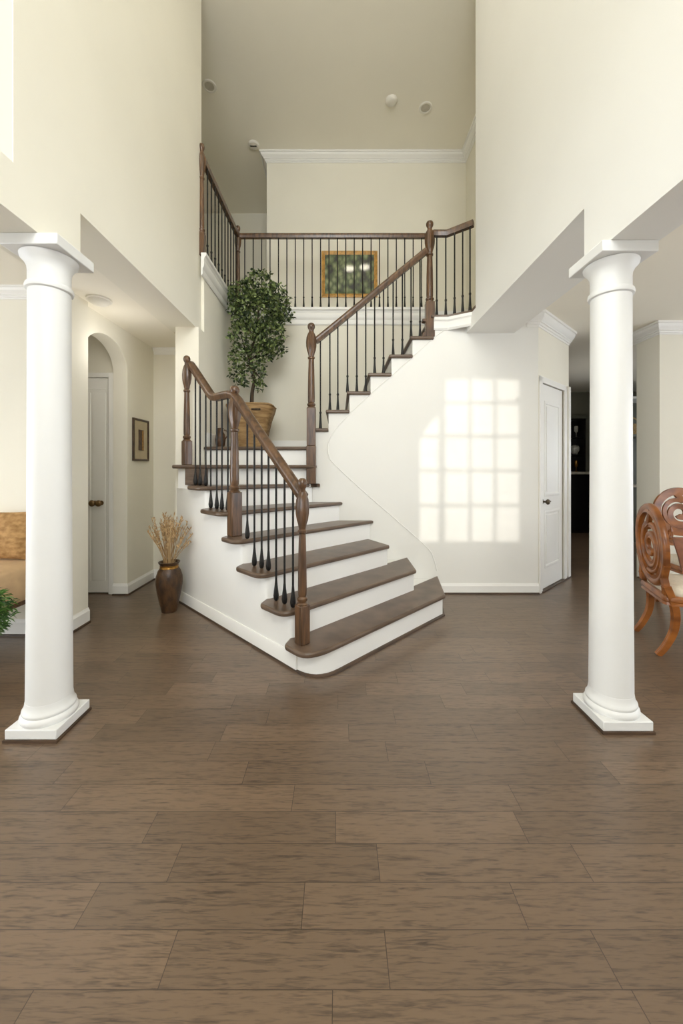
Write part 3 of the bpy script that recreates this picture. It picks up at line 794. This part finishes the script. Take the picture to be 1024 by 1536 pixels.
def pillow(name, m, label, mtx, sx, sz, th, cat='pillow'):
    n = 22; vs = []; 
    for side in (-1, 1):
        for j in range(n+1):
            for i in range(n+1):
                u, v = -1+2*i/n, -1+2*j/n
                pin = 1-.07*(abs(u)**2)*(1-abs(v)**6)*0 
                ed = max(0, (1-abs(u)**3)*(1-abs(v)**3))**.55
                sh = 1-.06*(1-abs(v)**2); sw = 1-.06*(1-abs(u)**2)
                vs.append(mtx @ Vector((u*sx*sh, side*th*ed+.004*sin(9*u+3*v)*ed, v*sz*sw)))
    N_ = (n+1)*(n+1); fs = []
    for s_ in (0, 1):
        for j in range(n):
            for i in range(n):
                a = s_*N_+j*(n+1)+i
                fs.append((a, a+1, a+n+2, a+n+1))
    mb = MB().add(vs, fs)
    o_ = mb.build(name, m, loc=mtx.translation, angle=80)
    tag(o_, label, cat); 
    return o_
pl1 = pillow('throw_pillow', M['fur'], 'golden brown plush pillow leaning on the wall on the tan bench', rot, .24, .185, .06)
px_, py_ = -2.225, 2.27
o = empty('potted_grass', (px_, py_, 0), 'bushy green grass plant in a cream pot at the left edge', 'potted plant')
MB().lathe([(.07,0),(.075,.01),(.10,.14),(.125,.32),(.132,.40),(.136,.42),(.124,.42),(.118,.38)], (px_,py_,0), 28).build('pot', M['cpot'], o, angle=60)
MB().lathe([(.117,.37),(.117,.385),(.05,.39),(.01,.39)], (px_,py_,0), 20).build('soil', M['soil'], o)
w = MB()
for i in range(1500):
    a = random.uniform(0, 2*pi); el = random.uniform(-.9, 1.3)
    rad_ = random.uniform(.14, .23)
    c_ = Vector((px_+rad_*cos(a)*cos(el)*.95, py_+rad_*sin(a)*cos(el), .46+.17*sin(el)))
    c_.y = min(c_.y, 2.44)
    if cos(a) < .1 and sin(a) < 0 and el < .0: continue
    d_ = Vector((cos(a), sin(a), random.uniform(-1.0,.9))).normalized()
    s_ = d_.cross(Vector((random.gauss(0,1), random.gauss(0,1), 1))).normalized()
    L_ = random.uniform(.03,.055)
    w.add([c_-s_*.003, c_+s_*.003, c_+d_*L_*.6+s_*.004+Vector((0,0,.004)), c_+d_*L_-Vector((0,0,.008)), c_+d_*L_*.6-s_*.004+Vector((0,0,.004))], [(0,1,2,3,4)])
for i in range(260):
    a = random.uniform(0, 2*pi); rr_ = random.uniform(0,.09)
    b_ = Vector((px_+rr_*cos(a), py_+rr_*sin(a), .385)); e_ = Vector((px_+(rr_+.11)*cos(a), py_+(rr_+.11)*sin(a), random.uniform(.44,.56)))
    s_ = Vector((-sin(a), cos(a), 0))*.003
    w.add([b_-s_, b_+s_, e_+s_, e_-s_], [(0,1,2,3)])
w.build('foliage', M['grass'], o, flat=True)

# ------------------------------------------------------------------ dining chairs
def spiral(cx_, cz_, r0, r1, a0, turns, asp=1.0, n=40):
    out = []
    for i in range(n+1):
        t = i/n; a = a0+turns*2*pi*t; r = r0+(r1-r0)*t
        out.append((cx_+r*cos(a), cz_+r*asp*sin(a)))
    return out
def chair(loc, rz, label, czr, rx, rz_, arms, lean=.16, yb=-.29, tall=False):
    o = empty('dining_chair', (0,0,0), label, 'chair', 'carved dining chairs')
    W = M['chair']; lc = dict(local=True)
    def B(x, z): return (x, yb-(z-.47)*lean, z)
    sq = [(-.8,-1),(.8,-1),(1,-.6),(.75,0),(1,.6),(.8,1),(-.8,1),(-1,.6),(-.75,0),(-1,-.6)]
    for s in (-1, 1):
        p = catmull([(s*.215,yb-.0,.50),(s*.22,yb+.05,.34),(s*.22,yb+.045,.2),(s*.22,yb-.0,.08),(s*.22,yb-.05,0)], 5)
        MB().sweep(p, sq, up=(1,0,0), scale=[.027-.008*i/(len(p)-1) for i in range(len(p))]).build('leg', W, o, angle=30, **lc)
    for s in (-1, 1):
        p = catmull([(s*.24,.235,.44),(s*.245,.245,.32),(s*.24,.235,.15),(s*.24,.26,0)], 5)
        MB().sweep(p, sq, up=(1,0,0), scale=[.027-.009*i/(len(p)-1) for i in range(len(p))]).build('leg', W, o, angle=30, **lc)
    ring = rounded([(-.225,yb),(.225,yb),(.265,.265),(-.265,.265)], [.04]*4, 5)
    MB().sweep([(x,y,.40) for x, y in ring], [(0,-.035),(.018,-.03),(.014,-.01),(.02,.0),(.02,.02),(.012,.035),(-.02,.035),(-.02,-.035)], closed=True).build('seat_rail', W, o, angle=30, **lc)
    vs = []; n = 36; cu = rounded([(-.225,yb+.01),(.225,yb+.01),(.262,.262),(-.262,.262)], [.09]*4, 8); n = len(cu)
    rows_ = [(.93,.415),(1.0,.435),(1.01,.458),(.98,.482),(.9,.498),(.7,.508),(.4,.513),(.05,.514)]
    for q, z in rows_:
        for x, y in cu: vs.append((x*q, (y+.015)*q-.015, z))
    fs = [(i*n+k, i*n+(k+1) % n, (i+1)*n+(k+1) % n, (i+1)*n+k) for i in range(len(rows_)-1) for k in range(n)] + [tuple(range(n))[::-1], tuple(range((len(rows_)-1)*n, len(rows_)*n))]
    MB().add(vs, fs).build('seat_cushion', M['cream_fabric'], o, angle=60, **lc)
    upb = (0, -1, 0)
    n = 48
    rp = [B((rx-.03)*cos(2*pi*k/n), czr+(rz_-.03)*sin(2*pi*k/n)) for k in range(n)]
    band = [(-.036,-.014),(-.040,0),(-.033,.02),(-.010,.012),(.005,.022),(.026,.02),(.038,.006),(.036,-.016)]
    MB().sweep(rp, [(x, y) for x, y in band], closed=True, up=upb).build('back_ring', W, o, angle=50, **lc)
    asp = rz_/rx
    c1 = spiral(.0, czr-.02*asp, rx*.60, rx*.12, pi*.55, 1.6, asp)
    c1 = [(rx*.86*cos(pi*.45), czr+rz_*.86*sin(pi*.45))]+c1
    p = catmull([B(x, z) for x, z in c1], 2)
    MB().sweep(p, [(x*.72, y*.8) for x, y in band], up=upb).build('scroll', W, o, angle=50, **lc)
    c2 = spiral(-.0, czr+.02*asp, rx*.80, rx*.36, -pi*.62, .62, asp)
    p = catmull([B(x, z) for x, z in c2], 2)
    MB().sweep(p, [(x*.55, y*.7) for x, y in band], up=upb).build('scroll', W, o, angle=50, **lc)
    # stiles joining ring and seat
    zb = czr-rz_
    for s in (-1, 1):
        p = catmull([B(s*.21,.44), B(s*.215,.50), B(s*rx*.72, zb+rz_*.34), B(s*rx*.9, czr-rz_*.35)], 5) if not tall else catmull([B(s*.20,.44), B(s*.17,.54), B(s*rx*.42, zb+.02), B(s*rx*.5, zb+.03)], 5)
        MB().sweep(p, sq, up=(1,0,0), scale=[.022]*len(p)).build('stile', W, o, angle=30, **lc)
    if tall:
        MB().sweep([B(-.2,.60),B(0,.585),B(.2,.60)], sq, up=(0,0,1), scale=[.018]*3).build('cross_rail', W, o, angle=30, **lc)
    if arms:
        for s in (-1, 1):
            p = catmull([B(s*.20,.66), (s*.27,yb+.12,.67), (s*.29,.05,.655), (s*.28,.14,.63), (s*.265,.12,.54), (s*.255,.08,.43)], 6)
            MB().sweep(p, sq, up=(1,0,.01), scale=[.02]*len(p)).build('arm', W, o, angle=30, **lc)
    o.location = loc; o.rotation_euler = (0,0,rz)
    return o
chair((2.70, 2.84, 0), radians(-111), 'carved oval-back wooden chair nearest the right column, holding the leather cushion', .765, .275, .305, False, lean=.05)
chair((3.42, 3.52, 0), radians(176), 'carved round-back wooden armchair at the right edge, facing forward', .91, .255, .235, True, lean=.10, tall=True)
rot = Matrix.Translation((2.83, 3.02, .665)) @ Matrix.Rotation(radians(12), 4, 'Z') @ Matrix.Rotation(radians(-16), 4, 'X')
pillow('throw_pillow', M['leather'], 'brown leather cushion propped up on the cream chair seat', rot, .19, .145, .05, 'cushion')

# ------------------------------------------------------------------ kitchen glimpsed past the right column
KY = 7.9
def kx(px, y): return (px-CX)/(F/y)
x0, x1 = 4.55, 5.24
o = empty('hutch', (4.9, KY, 0), 'tall black display cabinet on a pale counter in the dark kitchen', 'cabinet')
MB().box(x0, x1, KY+.02, KY+.47, 0, 1.22).build('base_cabinet', M['black'], o, bevel=.004)
MB().box(x0-.03, x1+.30, KY-.02, KY+.49, 1.22, 1.27).build('counter', M['stone'], o, bevel=.006)
MB().box(x1+.0, x1+.27, KY+.04, KY+.47, 0, 1.22).build('side_panel', M['fridge'], o, bevel=.004)
w = MB(); w.box(x0, x1, KY+.44, KY+.47, 1.27, 2.40); w.box(x0, x0+.03, KY+.2, KY+.47, 1.27, 2.40); w.box(x1-.03, x1, KY+.2, KY+.47, 1.27, 2.40); w.box(x0, x1, KY+.2, KY+.47, 2.37, 2.40); w.box(x0, x1, KY+.22, KY+.45, 1.62, 1.645); w.box(x0, x1, KY+.22, KY+.45, 1.99, 2.015)
w.build('upper_cabinet', M['black'], o)
MB().box(x0-.03, x1+.04, KY+.17, KY+.48, 2.40, 2.46).build('top_moulding', M['fridge'], o, bevel=.006)
for i, (gx, gz, lab) in enumerate(((5.12,2.015,'tall pale glass on the top shelf of the black kitchen cabinet'),(5.09,1.645,'round pale dish on the middle shelf of the black kitchen cabinet'),(5.12,1.27,'small amber goblet on the pale counter of the black kitchen cabinet'))):
    mb = MB()
    if i == 1: mb.lathe([(.03,gz),(.05,gz+.01),(.085,gz+.08),(.09,gz+.14),(.075,gz+.18),(.03,gz+.2)], (gx,KY+.33,0), 20)
    else: mb.lathe([(.03,gz),(.032,gz+.005),(.008,gz+.02),(.008,gz+.09),(.04,gz+.13),(.042,gz+.2),(.035,gz+.24),(.03,gz+.24)], (gx,KY+.33,0), 20)
    tag(mb.build(('wine_glass','dish','goblet')[i], M['glassware'] if i < 2 else M['gold'], loc=(gx,KY+.33,gz), angle=60), lab, ('glass','dish','goblet')[i])
# tall grey cabinet right of the column with a wicker basket in its niche
kx0, kx1 = 5.05, 6.3
o = empty('tall_cabinet', (5.6, 7.1, 0), 'tall grey green kitchen cabinet seen past the right side of the column', 'cabinet')
MB().box(kx0, kx1, 6.95, 7.5, 0, 1.0).build('base_cabinet', M['fridge'], o, bevel=.004)
MB().box(kx0-.02, kx1+.02, 6.92, 7.5, 1.0, 1.035).build('worktop', M['stone'], o, bevel=.004)
w = MB(); w.box(kx0, kx1, 7.46, 7.5, 1.035, 2.62); w.box(kx0, kx0+.04, 7.0, 7.46, 1.035, 2.62); w.box(kx1-.04, kx1, 7.0, 7.46, 1.035, 2.62); w.box(kx0, kx1, 7.0, 7.46, 1.93, 1.97)
w.build('upper_cabinet', M['fridge'], o)
MB().box(kx0-.03, kx1+.03, 6.96, 7.5, 2.62, 2.66).build('top_moulding', M['white'], o, bevel=.004)
o = empty('wicker_basket', (5.52, 7.2, 1.97), 'pale wicker basket on the shelf of the tall grey kitchen cabinet', 'basket')
MB().lathe([(.11,1.97),(.12,1.98),(.15,2.16),(.155,2.17),(.145,2.17),(.14,2.15)], (5.52,7.2,0), 24).build('body', M['wicker'], o, angle=60)
MB().tube([(5.52+.15*cos(pi*k/10), 7.2, 2.16+.14*sin(pi*k/10)) for k in range(11)], .012, 8, up=(0,1,0)).build('handle', M['wicker'], o)

# ------------------------------------------------------------------ light
wld = bpy.data.worlds.new('sky'); SC.world = wld; wld.use_nodes = True
bg = wld.node_tree.nodes['Background']; bg.inputs[0].default_value = lin((232,240,250)); bg.inputs[1].default_value = 4.2
sun = bpy.data.lights.new('sun', 'SUN'); so = bpy.data.objects.new('sun', sun); COL.objects.link(so)
sun.energy = 1.15; sun.angle = radians(.55); sun.color = (1, .95, .86)
so.rotation_euler = Vector((.30, 1, -.20)).to_track_quat('-Z', 'Y').to_euler(); so.location = (0, 0, 8)
def area(name, loc, direction, sx, sy, e, color=(.945,.975,1)):
    l = bpy.data.lights.new(name, 'AREA'); l.shape = 'RECTANGLE'; l.size = sx; l.size_y = sy; l.energy = e; l.color = color
    o = bpy.data.objects.new(name, l); COL.objects.link(o); o.location = loc
    o.rotation_euler = Vector(direction).to_track_quat('-Z', 'Z').to_euler()
    return o
area('fill_upper', (0, FRONT+.06, 4.8), (0,1,.08), 2.4, 3.0, 195)  # added fill light for the tall walls; no upper window is modelled
area('fill_entry', (0, FRONT+.06, 1.25), (0,1,.0), 2.6, 2.2, 7)  # added low fill light, not an entry window
area('fill_parlor', (-3.6, FRONT+.06, 1.4), (.25,1,0), 2.6, 1.9, 5)  # added fill in front of the solid parlor front wall
area('fill_dining', (4.0, FRONT+.06, 1.45), (-.2,1,0), 3.0, 1.9, 9)  # added fill in front of the solid dining front wall
area('fill_parlor_side', (-5.95, .7, 1.45), (1,.25,0), 4.6, 1.9, 108)  # extra fill added inside the left openings to brighten the stringer
area('fill_dining_side', (7.05, 1.1, 1.45), (-1,.15,0), 5.0, 1.9, 18)  # extra fill added inside the right openings
def point(name, loc, e, r=.08):
    l = bpy.data.lights.new(name, 'POINT'); l.energy = e; l.shadow_soft_size = r; l.color = (1, .95, .87)
    o = bpy.data.objects.new(name, l); COL.objects.link(o); o.location = loc
point('hall_dome_lamp', (-2.03, 3.5, ZS-.4), 4.2, .2)
point('kitchen_fill', (4.2, 6.2, 1.9), 8)  # unseen fill light added to lift the dark kitchen, no fixture
point('soffit_fill', (3.0, 1.5, 1.65), 16, .2)  # unseen fill light added to brighten the right soffit, no chandelier

# ------------------------------------------------------------------ camera and view
cam = bpy.data.cameras.new('camera'); co = bpy.data.objects.new('camera', cam); COL.objects.link(co)
co.location = (0, 0, H); co.rotation_euler = (pi/2, 0, 0)
cam.sensor_fit = 'AUTO'; cam.sensor_width = 36; cam.lens = 36*F/1536
cam.shift_x = (512-CX)/1536; cam.shift_y = -(768-CY)/1536
cam.clip_start = .05; cam.clip_end = 100
SC.camera = co
vs_ = SC.view_settings
vs_.view_transform = 'Standard'; vs_.look = 'None'; vs_.exposure = .1; vs_.gamma = 1; vs_.use_curve_mapping = False
SC.cycles.max_bounces = 10; SC.cycles.diffuse_bounces = 6
SC.cycles.use_denoising = True
